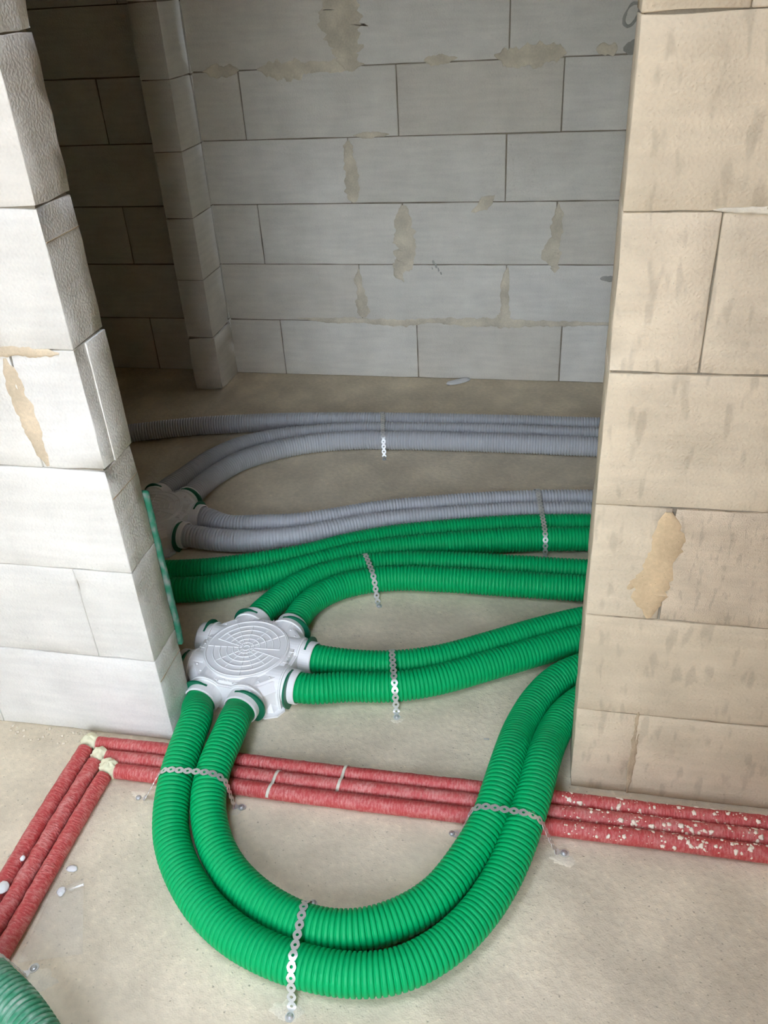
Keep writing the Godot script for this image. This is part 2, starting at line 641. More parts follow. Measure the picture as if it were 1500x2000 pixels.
func build_setting() -> void:
	# floor and ceiling slabs
	var f := obj("floor", box_mesh(Vector3(-5.4, -0.2, -2.45), Vector3(3.4, 0, 2.65)), M.floor)
	f.set_meta("kind", "structure")
	# the ceiling, with a square light well over the front room
	var c := structure("ceiling", "ceiling tinted for warm bounce with a roof light over the front room")
	var well := [-0.1, 0.55, 0.45, 1.45]
	for q in [[-5.4, well[0], -2.45, 2.65], [well[1], 3.4, -2.45, 2.65], [well[0], well[1], -2.45, well[2]], [well[0], well[1], well[3], 2.65]]:
		obj("slab", box_mesh(Vector3(q[0], 2.6, q[2]), Vector3(q[1], 2.8, q[3])), M.ceiling, c)

	# front wall, left and right of the opening
	var wl := structure("wall_left", "wall of aerated concrete blocks left of the opening")
	laid_wall(wl, -5.2, 0.0, 0.2463, [[-0.45, -1.05, -1.65, -2.25, -2.85, -3.45, -4.05, -4.65], [-0.134, -0.734, -1.334, -1.934, -2.534], [-0.45, -1.05, -1.65, -2.25, -2.85], [-0.130, -0.73, -1.33, -1.93, -2.53], [-0.45, -1.05, -1.65, -2.25, -2.85], [-0.13, -0.73, -1.33, -1.93, -2.53], [-0.4, -1.0, -1.6, -2.2, -2.8]], -WALL_T, 0.0, 0.0012, 0.007, 0.0034, 2.6, 0.035)
	smear(wl, [[-0.141, 0.955, 0.012], [-0.138, 0.90, 0.018], [-0.130, 0.84, 0.020], [-0.127, 0.78, 0.016], [-0.118, 0.735, 0.010]], 0.0, 0.0015, M.smear_warm, 51)
	smear(wl, [[-0.24, 0.968, 0.008], [-0.10, 0.968, 0.010], [-0.03, 0.966, 0.006]], 0.0, 0.001, M.smear_warm, 52)
	# details of the wall end: a stepped block face and the edges of thin bedding pieces
	obj("block_step", worn_box(Vector3(0.006, 0.2395, 0.074), Vector3(0, 0.85, -0.077), 0.0012, 0.001, 0.03), M.block0, wl, Vector3(-0.0004, 0.8508, -0.0775))
	for q in [[1.158, 0.004], [0.665, 0.004], [0.185, 0.003]]:
		obj("bed_line", worn_box(Vector3(0.002, 0.0022, 0.110), Vector3(0, q[0], -0.0575), 0.0005, 0.0004, 0.02), M.joint, wl, Vector3(-0.0002, q[0], -0.0575))
	var wr := structure("wall_right", "wall of aerated concrete blocks right of the opening")
	laid_wall(wr, OPENING, 3.2, 0.2315, [[1.028, 1.63, 2.23, 2.83], [1.48, 2.08, 2.68], [1.039, 1.64, 2.24, 2.84], [1.52, 2.12, 2.72], [1.044, 1.644, 2.244, 2.844], [1.5, 2.1, 2.7], [1.04, 1.64, 2.24, 2.84]], -WALL_T, 0.0, 0.0015, 0.006, 0.0026, 2.6, 0.035, "dimlit_block")
	smear(wr, [[1.030, 0.708, 0.020], [1.036, 0.66, 0.026], [1.032, 0.62, 0.024], [1.020, 0.57, 0.030], [1.016, 0.53, 0.030], [1.022, 0.478, 0.018]], 0.0, 0.002, M.smear_tan, 53)
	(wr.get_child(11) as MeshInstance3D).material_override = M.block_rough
	smear(wr, [[0.99, 0.56, 0.004], [0.985, 0.548, 0.007], [0.978, 0.54, 0.004]], 0.0, 0.0012, M.smear_tan, 54)
	smear(wr, [[1.028, 0.24, 0.005], [1.030, 0.18, 0.0065], [1.029, 0.1, 0.006], [1.028, 0.0, 0.0055]], 0.0, 0.0006, M.joint, 55, "mortar_joint")
	smear(wr, [[1.03, 1.202, 0.003], [1.10, 1.20, 0.006], [1.2, 1.20, 0.004]], 0.0, 0.001, M.smear, 56)
	# lintel over the opening
	var wt := structure("wall_top", "lintel blocks over the opening")
	block(wt, Vector3(0.002, 2.1, -WALL_T), Vector3(0.45, 2.35, 0))
	block(wt, Vector3(0.453, 2.1, -WALL_T), Vector3(OPENING - 0.002, 2.35, 0))
	block(wt, Vector3(0.002, 2.353, -WALL_T), Vector3(0.45, 2.6, 0))
	block(wt, Vector3(0.453, 2.353, -WALL_T), Vector3(OPENING - 0.002, 2.6, 0))

	# back wall of the room behind
	var wb := structure("wall_back", "back wall of white aerated concrete blocks behind the hoses")
	laid_wall(wb, -0.592, 1.62, 0.2523, [[-0.361, 0.240, 0.840, 1.44], [0.007, 0.610, 1.21], [-0.397, 0.199, 0.795, 1.395], [-0.003, 0.599, 1.2], [-0.407, 0.196, 0.795, 1.395], [0.022, 0.602, 1.2]], BACK - 0.12, BACK, 0.0035, 0.006, 0.0022, 2.6, 0.06)
	var z := BACK + 0.0006
	smear(wb, [[0.005, 0.478, 0.010], [0.0, 0.42, 0.016], [0.012, 0.37, 0.020], [0.008, 0.32, 0.024], [0.016, 0.27, 0.034]], z, 0.0015, M.smear, 61)
	smear(wb, [[0.615, 0.485, 0.010], [0.605, 0.42, 0.018], [0.607, 0.35, 0.018], [0.606, 0.29, 0.024], [0.60, 0.262, 0.034]], z, 0.0015, M.smear, 62)
	smear(wb, [[-0.28, 0.262, 0.007], [-0.15, 0.255, 0.013], [0.0, 0.256, 0.011], [0.18, 0.247, 0.016], [0.30, 0.262, 0.010], [0.45, 0.256, 0.018], [0.60, 0.256, 0.022], [0.75, 0.254, 0.012], [0.9, 0.256, 0.010], [1.1, 0.258, 0.010]], z, 0.0015, M.smear, 63)
	smear(wb, [[0.203, 0.728, 0.036], [0.198, 0.66, 0.034], [0.205, 0.60, 0.044], [0.206, 0.55, 0.036], [0.196, 0.50, 0.040], [0.165, 0.462, 0.022], [0.195, 0.425, 0.012]], z, 0.0018, M.smear, 64)
	smear(wb, [[0.800, 0.728, 0.010], [0.80, 0.67, 0.022], [0.796, 0.60, 0.020], [0.782, 0.54, 0.034], [0.80, 0.49, 0.016], [0.80, 0.465, 0.014]], z, 0.0018, M.smear, 65)
	smear(wb, [[0.0, 0.968, 0.022], [-0.005, 0.92, 0.016], [0.004, 0.86, 0.026], [0.002, 0.80, 0.026], [0.006, 0.74, 0.034]], z, 0.0018, M.smear, 66)
	smear(wb, [[0.02, 0.985, 0.005], [0.08, 0.986, 0.012], [0.16, 0.986, 0.006]], z, 0.0012, M.smear, 67)
	smear(wb, [[0.56, 0.76, 0.006], [0.53, 0.738, 0.026], [0.50, 0.715, 0.014], [0.47, 0.70, 0.008]], z, 0.0014, M.smear, 68)
	smear(wb, [[0.005, 1.47, 0.078], [0.01, 1.40, 0.074], [0.006, 1.35, 0.078], [0.012, 1.29, 0.070], [0.016, 1.25, 0.042], [0.01, 1.21, 0.03]], z, 0.002, M.smear, 69)
	smear(wb, [[-0.545, 1.222, 0.006], [-0.49, 1.22, 0.022], [-0.43, 1.222, 0.018], [-0.40, 1.222, 0.006]], z, 0.0014, M.smear, 70)
	smear(wb, [[-0.33, 1.222, 0.012], [-0.27, 1.215, 0.030], [-0.19, 1.215, 0.034], [-0.11, 1.222, 0.016], [0.02, 1.222, 0.024], [0.08, 1.225, 0.008]], z, 0.0016, M.smear, 71)
	smear(wb, [[0.30, 1.228, 0.014], [0.36, 1.226, 0.018], [0.42, 1.232, 0.006]], z, 0.0014, M.smear, 72)
	smear(wb, [[0.55, 1.235, 0.012], [0.60, 1.225, 0.032], [0.70, 1.228, 0.036], [0.77, 1.235, 0.028], [0.80, 1.232, 0.010]], z, 0.0016, M.smear, 73)
	smear(wb, [[0.90, 1.24, 0.014], [0.97, 1.24, 0.020]], z, 0.0014, M.smear, 74)
	smear(wb, [[0.99, 1.236, 0.020], [1.06, 1.244, 0.024], [1.1, 1.24, 0.014]], z, 0.001, M.soot, 75, "soot_mark")
	var ring := []
	for k in 15:
		var a := TAU * k / 13.0 + 2.4
		ring.append([1.008 + 0.022 * cos(a) + 0.010 * sin(a), 1.338 + 0.034 * sin(a), 0.0052])
	smear(wb, ring, z, 0.0006, M.soot, 76, "soot_mark")
	smear(wb, [[0.975, 0.442, 0.008], [1.01, 0.44, 0.012], [1.04, 0.442, 0.008]], z, 0.0006, M.soot, 77, "soot_mark")
	for q in [[0.315, 0.505, 0.008], [0.325, 0.49, 0.010], [0.335, 0.475, 0.008], [0.345, 0.46, 0.006], [0.31, 0.48, 0.005]]:
		smear(wb, [[q[0], q[1] + q[2], q[2] * 0.4], [q[0] + 0.004, q[1] - q[2], q[2] * 0.5]], z, 0.001, M.soot, int(q[0] * 1000), "soot_mark")

	# short return wall in the corner and the darker wall beyond it
	var wp := structure("wall_pier", "short return wall of blocks in the back corner")
	obj("mortar_bed", box_mesh(Vector3(-0.71, 0, BACK), Vector3(-0.604, 2.6, -1.956)), M.mortar, wp)
	var py := 0.0
	for k in 11:
		var yt := minf(0.238 + k * 0.2445, 2.6)
		block(wp, Vector3(-0.715, py + 0.0012, BACK - 0.01), Vector3(-0.60 + (0.008 if k == 0 else 0.0), yt - 0.0012, -1.95 + (0.006 if k == 0 else rng.randf_range(-0.001, 0.001))), 0.007 if k == 0 else 0.003)
		py = yt
	var wd := structure("wall_recess", "dark wall of aerated concrete blocks in the recess")
	laid_wall(wd, -5.2, -0.6, 0.245, [[-0.98, -1.58, -2.18, -2.78], [-1.3, -1.9, -2.5], [-1.0, -1.6, -2.2, -2.8], [-1.25, -1.85, -2.45], [-1.0, -1.6, -2.2, -2.8], [-1.3, -1.9, -2.5]], BACK - 0.13, BACK - 0.018, 0.004, 0.006, 0.0022, 2.6, 0.1)

	# walls out of the picture that close both rooms, and one added to shade the right side
	var closing := {
		"wall_inner_right": [Vector3(1.5, 0, -2.45), Vector3(1.62, 2.6, -WALL_T), M.block1],
		"wall_inner_left": [Vector3(-5.4, 0, -2.45), Vector3(-5.2, 2.6, -WALL_T), M.block1],
		"wall_light_blocker": [Vector3(0.88, 0, 1.5), Vector3(2.7, 2.6, 1.62), M.warm_bounce],  # added partition, keeps rear window light off the right floor and wall
		"wall_outer_right": [Vector3(2.7, 0, 0), Vector3(2.9, 2.6, 2.4), M.warm_bounce],
	}
	for k in closing:
		var o := obj(k, box_mesh(closing[k][0], closing[k][1]), closing[k][2])
		o.set_meta("kind", "structure")
	var ww := structure("wall_window", "outer wall with the window that lights the room")
	pierced(ww, -1.9, 2.9, 0.1, 1.0, 0.55, 2.4, 2.4, 2.65, false)
	var ws := structure("wall_side", "side wall with the large window that lights the front of the room")
	pierced(ws, 0.0, 2.4, 0.9, 1.3, 0.4, 0.85, -1.9, -1.7, true)


# a wall with one opening: runs from a0 to a1 (along x, or along z when turned), opening b0..b1 and y0..y1
func pierced(parent: Node3D, a0: float, a1: float, b0: float, b1: float, y0: float, y1: float, t0: float, t1: float, along_z: bool) -> void:
	for q in [[a0, b0, 0.0, 2.6], [b1, a1, 0.0, 2.6], [b0, b1, 0.0, y0], [b0, b1, y1, 2.6]]:
		var lo := Vector3(t0, q[2], q[0]) if along_z else Vector3(q[0], q[2], t0)
		var hi := Vector3(t1, q[3], q[1]) if along_z else Vector3(q[1], q[3], t1)
		obj("wall_piece", box_mesh(lo, hi), M.block1, parent)


# ------------------------------------------------------------------ manifold boxes

func port_at(center: Vector3, turn: float, side: int, lane: int, dist: float) -> Vector3:
	# side 0 back, 1 right, 2 front, 3 left; lane -1 / +1 counted to the right as seen from the box
	var out := Vector3(0, 0, -1).rotated(Vector3.UP, -PI / 2 * side)
	var lat := Vector3(1, 0, 0).rotated(Vector3.UP, -PI / 2 * side)
	return center + (out * dist + lat * lane * 0.053).rotated(Vector3.UP, turn) + Vector3(0, 0.043, 0)


func arch_outline(grow: float, low: float) -> PackedVector2Array:
	# two arches side by side standing on the floor
	var p := PackedVector2Array()
	var r := 0.0455 + grow
	p.append(Vector2(0.053 + r, low))
	for k in 13:
		var a := PI * k / 12.0 * 0.76
		p.append(Vector2(0.053 + r * cos(a), 0.043 + r * sin(a)))
	for k in range(12, -1, -1):
		var a := PI * k / 12.0 * 0.76
		p.append(Vector2(-0.053 - r * cos(a), 0.043 + r * sin(a)))
	p.append(Vector2(-0.053 - r, low))
	return p


func clip_outline(out_sign: float) -> PackedVector2Array:
	# crescent: thick on the outer side, thin over the top
	var p := PackedVector2Array()
	var n := 26
	for k in n + 1:
		var a := lerpf(-0.42 * PI, 0.62 * PI, float(k) / n)
		var w: float = 0.0435 + 0.0135 * pow(maxf(0.0, cos((a + 0.12) * 0.86)), 0.8)
		p.append(Vector2(cos(a) * w * out_sign, sin(a) * w))
	for k in range(n, -1, -1):
		var a := lerpf(-0.42 * PI, 0.62 * PI, float(k) / n)
		p.append(Vector2(cos(a) * 0.0405 * out_sign, sin(a) * 0.0405))
	return p


func manifold(center: Vector3, turn: float, label: String) -> void:
	var t := thing("air_manifold", label, "manifold", "", center)
	t.rotation.y = turn
	# lower shell: an octagon with sloping upper edge
	var oct := PackedVector2Array()
	for q in [[0.128, 0.088], [0.088, 0.128], [-0.088, 0.128], [-0.128, 0.088], [-0.128, -0.088], [-0.088, -0.128], [0.088, -0.128], [0.128, -0.088]]:
		oct.append(Vector2(q[0], q[1]))
	var up := Transform3D(Basis(Vector3.RIGHT, -PI / 2), Vector3.ZERO)
	var st := extrude(oct, 0.002, 0.060, up)
	st = extrude(oct, 0.060, 0.078, up, st, 0.90)
	obj("shell", done(st), M.white, t)
	# four twin housings
	for side in 4:
		var turn_side := Basis(Vector3.UP, -PI / 2 * side)
		var h := extrude(arch_outline(0.0, 0.001), 0.085, 0.124, Transform3D(turn_side * Basis(Vector3.UP, PI), Vector3.ZERO))
		obj("port_housing", done(h), M.white, t)
		var fl := extrude(arch_outline(0.0035, 0.0), 0.122, 0.1255, Transform3D(turn_side * Basis(Vector3.UP, PI), Vector3.ZERO))
		fl = extrude(arch_outline(0.0015, 0.001), 0.1255, 0.129, Transform3D(turn_side * Basis(Vector3.UP, PI), Vector3.ZERO), fl)
		obj("flange", done(fl), M.white, t)
		var d := Vector3(0, 0, -1).rotated(Vector3.UP, -PI / 2 * side)
		for lane in [-1, 1]:
			var c := port_at(Vector3.ZERO, 0.0, side, lane, 0.0)
			var lay := Basis(Vector3.UP, -PI / 2 * side) * Basis(Vector3.RIGHT, -PI / 2)
			var collar := lathe([[0.0395, 0.120], [0.0425, 0.120, 1], [0.0425, 0.158], [0.0415, 0.161], [0.0388, 0.161, 1], [0.0388, 0.135]], 40)
			var o := obj("collar", collar, M.white, t, c)
			o.basis = lay
			for w in [0.75, 2.2]:
				var a: float = w
				var slot := obj("slot", box_mesh(Vector3(-0.0045, -0.0025, -0.0006), Vector3(0.0045, 0.0025, 0.0006)), M.clip, o, Vector3(cos(a) * 0.0424, 0.146, -sin(a) * 0.0424))
				slot.basis = Basis(Vector3.UP, a + PI / 2)
			var cl := extrude(clip_outline(-float(lane)), 0.1395, 0.1445, Transform3D(turn_side * Basis(Vector3.UP, PI), c - d * 0.0))
			obj("retaining_clip", done(cl), M.clip, t)
	# corner feet with screw holes
	for k in 4:
		var b := Basis(Vector3.UP, PI / 2 * k)
		var foot := extrude(PackedVector2Array([Vector2(0.085, 0.085), Vector2(0.128, 0.080), Vector2(0.136, 0.100), Vector2(0.122, 0.128), Vector2(0.098, 0.138), Vector2(0.080, 0.128)]), 0.0005, 0.006, Transform3D(b * Basis(Vector3.RIGHT, -PI / 2), Vector3.ZERO))
		var web := extrude(PackedVector2Array([Vector2(0.083, 0.083), Vector2(0.124, 0.088), Vector2(0.116, 0.116), Vector2(0.088, 0.124)]), 0.006, 0.060, Transform3D(b * Basis(Vector3.RIGHT, -PI / 2), Vector3.ZERO), foot, 0.84)
		obj("corner_foot", done(web), M.white, t)
	# deck between the housings and the round lid
	var deck := PackedVector2Array()
	for q in [[0.118, 0.070], [0.070, 0.118], [-0.070, 0.118], [-0.118, 0.070], [-0.118, -0.070], [-0.070, -0.118], [0.070, -0.118], [0.118, -0.070]]:
		deck.append(Vector2(q[0], q[1]))
	var dk := extrude(deck, 0.076, 0.0835, up, null, 0.985)
	for side in 4:
		var b := Basis(Vector3.UP, -PI / 2 * side)
		for x in [-0.020, 0.020]:
			dk = extrude(PackedVector2Array([Vector2(x - 0.001, 0.109), Vector2(x + 0.001, 0.109), Vector2(x + 0.001, 0.122), Vector2(x - 0.001, 0.122)]), 0.083, 0.0852, Transform3D(b * Basis(Vector3.RIGHT, -PI / 2), Vector3.ZERO), dk)
	obj("deck", done(dk), M.white, t)
	var ball := lump(Vector3(0.0030, 0.0022, 0.0030), 1, 0.0, 10)
	for side in 4:
		var b := Basis(Vector3.UP, -PI / 2 * side)
		for q in [Vector3(-0.005, 0.0838, -0.114), Vector3(0.006, 0.0838, -0.114), Vector3(0.078, 0.0838, -0.098), Vector3(-0.078, 0.0838, -0.098)]:
			obj("stud", ball, M.white, t, b * q)
	var lid := lathe([[0.1085, 0.080], [0.1085, 0.0875, 1], [0.1065, 0.0895], [0.0, 0.0895]], 64)
	var lo := obj("lid", lid, M.white, t)
	# raised rings and spokes on the lid, interrupted by the plain wedge on either side
	var ribs := SurfaceTool.new()
	ribs.begin(Mesh.PRIMITIVE_TRIANGLES)
	for r in [0.102, 0.084, 0.067, 0.050, 0.034, 0.020, 0.009]:
		var full: bool = r > 0.1 or r < 0.03
		for part in 2:
			var a0 := (0.16 if not full else 0.0) + PI * part
			var a1 := PI - (0.16 if not full else 0.0) + PI * part
			arc_rib(ribs, r, a0, a1, 0.0017, 0.0020)
	for k in 14:
		var a: float = [0.16, 0.55, 0.95, 1.30, 1.84, 2.3, 2.98, 0.16 + PI, 0.5 + PI, 0.9 + PI, 1.35 + PI, 1.9 + PI, 2.4 + PI, 2.98 + PI][k]
		var d := Vector3(cos(a), 0, sin(a))
		var s := Vector3(-d.z, 0, d.x) * 0.0013
		rib_quad(ribs, d * 0.012, d * (0.102 if k % 3 == 0 else 0.086), s, 0.0016)
	obj("rib", done(ribs), M.white, lo)


func rib_quad(st: SurfaceTool, a: Vector3, b: Vector3, s: Vector3, h: float) -> void:
	var y0 := Vector3(0, 0.0893, 0)
	var y1 := Vector3(0, 0.0895 + h, 0)
	st.set_smooth_group(-1)
	for q in [[a + s + y0, b + s + y0, b + s * 0.5 + y1, a + s * 0.5 + y1], [a + s * 0.5 + y1, b + s * 0.5 + y1, b - s * 0.5 + y1, a - s * 0.5 + y1], [a - s * 0.5 + y1, b - s * 0.5 + y1, b - s + y0, a - s + y0]]:
		for m in [0, 2, 1, 0, 3, 2]:
			st.add_vertex(q[m])


func arc_rib(st: SurfaceTool, r: float, a0: float, a1: float, w: float, h: float) -> void:
	var n := maxi(6, int(r * 320.0))
	for k in n:
		var u := lerpf(a0, a1, float(k) / n)
		var v := lerpf(a0, a1, float(k + 1) / n)
		var y0 := 0.0893
		var y1 := 0.0895 + h
		var prof := [[r - w, y0], [r - w * 0.5, y1], [r + w * 0.5, y1], [r + w, y0]]
		for i in 3:
			var q := []
			for c in [[i, u], [i + 1, u], [i + 1, v], [i, v]]:
				q.append(Vector3(prof[c[0]][0] * cos(c[1]), prof[c[0]][1], prof[c[0]][0] * sin(c[1])))
			for m in [0, 1, 2, 0, 2, 3]:
				st.add_vertex(q[m])


const BOX1 := Vector3(0.107, 0, -0.242)
const BOX2 := Vector3(-0.43, 0, -0.848)
const TURN := -0.122


func build_manifolds() -> void:
	manifold(BOX1, TURN, "white plastic air manifold with ring-ribbed lid feeding the green hoses in the doorway")
	manifold(BOX2, TURN, "shaded manifold half hidden behind the left wall where the grey hoses start")


# ------------------------------------------------------------------ hoses

var hose_paths := {}


func hose(key: String, called: String, label: String, group: String, flat: Array, r: float, mat: Material, start := [], h := 0.0) -> void:
	# flat: [x, z] or [x, z, y] of the axis; start: [box centre, side, lane]
	var pts := []
	if start.size():
		pts.append(port_at(start[0], TURN, start[1], start[2], 0.142))
		pts.append(port_at(start[0], TURN, start[1], start[2], 0.175))
	for q in flat:
		pts.append(Vector3(q[0], q[2] if q.size() > 2 else (h if h > 0.0 else r), q[1]))
	var pitch := 0.010
	var ds := 0.0025
	var path := spline(pts, ds)
	hose_paths[key] = path
	var rings := []
	var prof: Array
	if mat == M.grey_pipe:
		prof = [[0.0, -0.0034, -0.4], [0.12, -0.0024, 1.6], [0.26, -0.0006, 0.9], [0.5, 0.0, 0.0], [0.74, -0.0006, -0.9], [0.88, -0.0024, -1.6]]
	else:
		prof = [[0.0, -0.0036, 0.0], [0.09, -0.0030, 2.2], [0.19, -0.0006, 1.0], [0.36, 0.0, 0.06], [0.64, 0.0, -0.06], [0.81, -0.0006, -1.0], [0.91, -0.0030, -2.2]]
	var count := int((path.size() - 1) * ds / pitch)
	for k in count:
		for q in prof:
			rings.append([(k + q[0]) * pitch / ds, r + q[1], q[2]])
	var o := obj(called, tube(path, rings, 30), mat)
	tag(o, label, "hose", group)


func hz(z: float) -> float:
	var zs := [-0.35, -0.2, -0.09, -0.03, 0.02, 0.1, 0.18, 0.27, 0.36]
	var hs := [0.0375, 0.0375, 0.048, 0.066, 0.0745, 0.0745, 0.062, 0.046, 0.0375]
	if z <= zs[0]:
		return hs[0]
	for i in 8:
		if z <= zs[i + 1]:
			return lerpf(hs[i], hs[i + 1], (z - zs[i]) / (zs[i + 1] - zs[i]))
	return 0.0375


func lifted(flat: Array) -> Array:
	var a := []
	for q in flat:
		a.append([q[0], q[1], hz(q[1])])
	return a


func build_hoses() -> void:
	var g := 0.0373
	var a := 0.0363
	var gg := "green corrugated hoses"
	var gr := "grey corrugated hoses"
	hose("A1", "corrugated_hose", "rearmost grey corrugated hose running on into the dark recess", gr, [[-1.7, -1.18], [-1.1, -1.33], [-0.767, -1.455], [-0.637, -1.502], [-0.509, -1.538], [-0.377, -1.566], [-0.249, -1.590], [-0.113, -1.607], [0.087, -1.624], [0.3, -1.637], [0.526, -1.646], [0.984, -1.654], [1.495, -1.66]], a, M.grey_pipe)
	hose("A2", "corrugated_hose", "grey hose from the shaded manifold, in the middle of the rear three under one strap", gr, [[-0.430, -1.15], [-0.392, -1.262], [-0.310, -1.385], [-0.203, -1.458], [-0.082, -1.500], [0.106, -1.540], [0.3, -1.556], [0.534, -1.568], [0.984, -1.574], [1.495, -1.58]], a, M.grey_pipe, [BOX2, 0, -1])
	hose("A3", "corrugated_hose", "grey hose from the shaded manifold, nearest of the rear three under one strap", gr, [[-0.342, -1.12], [-0.280, -1.262], [-0.178, -1.358], [-0.064, -1.422], [0.101, -1.468], [0.3, -1.484], [0.543, -1.494], [0.984, -1.497], [1.495, -1.503]], a, M.grey_pipe, [BOX2, 0, 1])
	hose("B1", "corrugated_hose", "grey hose leaving the shaded manifold sideways, farther of the pair beside the green ones", gr, [[-0.194, -0.858], [-0.06, -0.868], [0.05, -0.888], [0.145, -0.925], [0.245, -0.970], [0.485, -1.045], [0.751, -1.102], [0.959, -1.127], [1.495, -1.15]], a, M.grey_pipe, [BOX2, 1, -1])
	hose("B2", "corrugated_hose", "grey hose leaving the shaded manifold sideways, touching the green hoses", gr, [[-0.165, -0.773], [-0.07, -0.779], [0.03, -0.803], [0.153, -0.852], [0.249, -0.900], [0.490, -0.973], [0.754, -1.030], [0.959, -1.053], [1.495, -1.075]], a, M.grey_pipe, [BOX2, 1, 1])
	hose("G1", "corrugated_hose", "green hose coming from behind the left wall, farther of two, beside the grey pair", gg, [[-1.2, -0.57], [-0.6, -0.57], [-0.254, -0.591], [-0.153, -0.611], [-0.055, -0.644], [0.040, -0.682], [0.137, -0.727], [0.229, -0.785], [0.35, -0.843], [0.505, -0.893], [0.759, -0.952], [0.958, -0.978], [1.495, -1.0]], g, M.green)
	hose("G2", "corrugated_hose", "green hose coming from behind the left wall, nearer of two passing behind the white manifold", gg, [[-1.2, -0.49], [-0.6, -0.49], [-0.197, -0.512], [-0.11, -0.532], [-0.025, -0.572], [0.062, -0.615], [0.151, -0.671], [0.242, -0.728], [0.36, -0.779], [0.514, -0.824], [0.763, -0.880], [0.958, -0.906], [1.495, -0.924]], g, M.green)
	hose("G3", "corrugated_hose", "green hose bending right from the back of the white manifold, farther of that pair", gg, [[0.096, -0.49], [0.116, -0.535], [0.174, -0.610], [0.273, -0.671], [0.412, -0.714], [0.558, -0.729], [0.705, -0.733], [0.940, -0.735], [1.495, -0.76]], g, M.green, [BOX1, 0, -1])
	hose("G4", "corrugated_hose", "green hose bending right from the back of the white manifold, nearer of that pair", gg, [[0.196, -0.50], [0.246, -0.570], [0.310, -0.611], [0.40, -0.641], [0.54, -0.653], [0.715, -0.655], [0.937, -0.659], [1.495, -0.68]], g, M.green, [BOX1, 0, 1])
	hose("G5", "corrugated_hose", "green hose leaving the right side of the white manifold, farther of that pair", gg, [[0.354, -0.275], [0.467, -0.284], [0.577, -0.318], [0.701, -0.387], [0.826, -0.462], [0.940, -0.520], [1.25, -0.6], [1.495, -0.602]], g, M.green, [BOX1, 1, -1])
	hose("G6", "corrugated_hose", "green hose leaving the right side of the white manifold, nearer of that pair", gg, [[0.377, -0.195], [0.48, -0.208], [0.579, -0.243], [0.697, -0.309], [0.82, -0.381], [0.93, -0.443], [1.25, -0.522], [1.495, -0.524]], g, M.green, [BOX1, 1, 1])
	hose("L1", "corrugated_hose", "inner green hose of the big loop over the red pipes", gg, lifted([[0.150, -0.02], [0.154, 0.047], [0.154, 0.122], [0.167, 0.198], [0.199, 0.265], [0.246, 0.323], [0.306, 0.368], [0.381, 0.404], [0.445, 0.421], [0.522, 0.418], [0.618, 0.372], [0.668, 0.326], [0.709, 0.257], [0.732, 0.210], [0.750, 0.163], [0.762, 0.107], [0.778, 0.008], [0.800, -0.125], [0.835, -0.223], [0.877, -0.290], [0.937, -0.338], [1.25, -0.44], [1.495, -0.445]]), g, M.green, [BOX1, 2, -1])
	hose("L2", "corrugated_hose", "outer green hose of the big loop, nearest to the viewer", gg, lifted([[0.056, -0.03], [0.069, 0.056], [0.078, 0.145], [0.092, 0.215], [0.117, 0.281], [0.152, 0.332], [0.193, 0.376], [0.234, 0.412], [0.276, 0.440], [0.312, 0.459], [0.379, 0.482], [0.440, 0.494], [0.490, 0.498], [0.545, 0.496], [0.615, 0.478], [0.673, 0.440], [0.718, 0.392], [0.759, 0.328], [0.796, 0.243], [0.816, 0.173], [0.830, 0.115], [0.849, 0.0], [0.866, -0.09], [0.881, -0.140], [0.913, -0.200], [0.945, -0.236], [1.0, -0.28], [1.25, -0.36], [1.495, -0.365]]), g, M.green, [BOX1, 2, 1])
	hose("D1", "corrugated_hose", "dusty green hose cut off by the lower left corner of the view", gg, [[-0.62, 0.47, 0.04], [-0.45, 0.50, 0.045], [-0.30, 0.545, 0.062], [-0.20, 0.577, 0.073], [-0.088, 0.615, 0.0735], [-0.046, 0.635, 0.073], [-0.005, 0.653, 0.0715], [0.032, 0.674, 0.068], [0.070, 0.699, 0.062], [0.16, 0.77, 0.046], [0.26, 0.87, 0.038]], g, M.green_dusty)


# ------------------------------------------------------------------ red insulated pipes

func sleeve(parent: Node3D, pts: Array, mat: Material, sd: int, crumple: float) -> void:
	var ds := 0.004
	var path := spline(pts, ds)
	var n := FastNoiseLite.new()
	n.seed = sd
	n.frequency = 1.0
	n.fractal_octaves = 3
	var rings := []
	var seg := 20
	var wob := func(f: float, k: int) -> float:
		var a := TAU * k / seg
		var along := f * ds
		return crumple * (n.get_noise_3d(along * 38.0, cos(a) * 0.9, sin(a) * 0.9) + 0.5 * n.get_noise_3d(along * 130.0, cos(a) * 1.6, sin(a) * 1.6))
	rings.append([0.0, 0.0055, -3.0])
	for i in path.size() - 1:
		rings.append([float(i), 0.0172, 0.0, wob])
	rings.append([path.size() - 1.0, 0.0055, 3.0])
	obj("sleeve", tube(path, rings, seg, ds * 3.2), mat, parent)


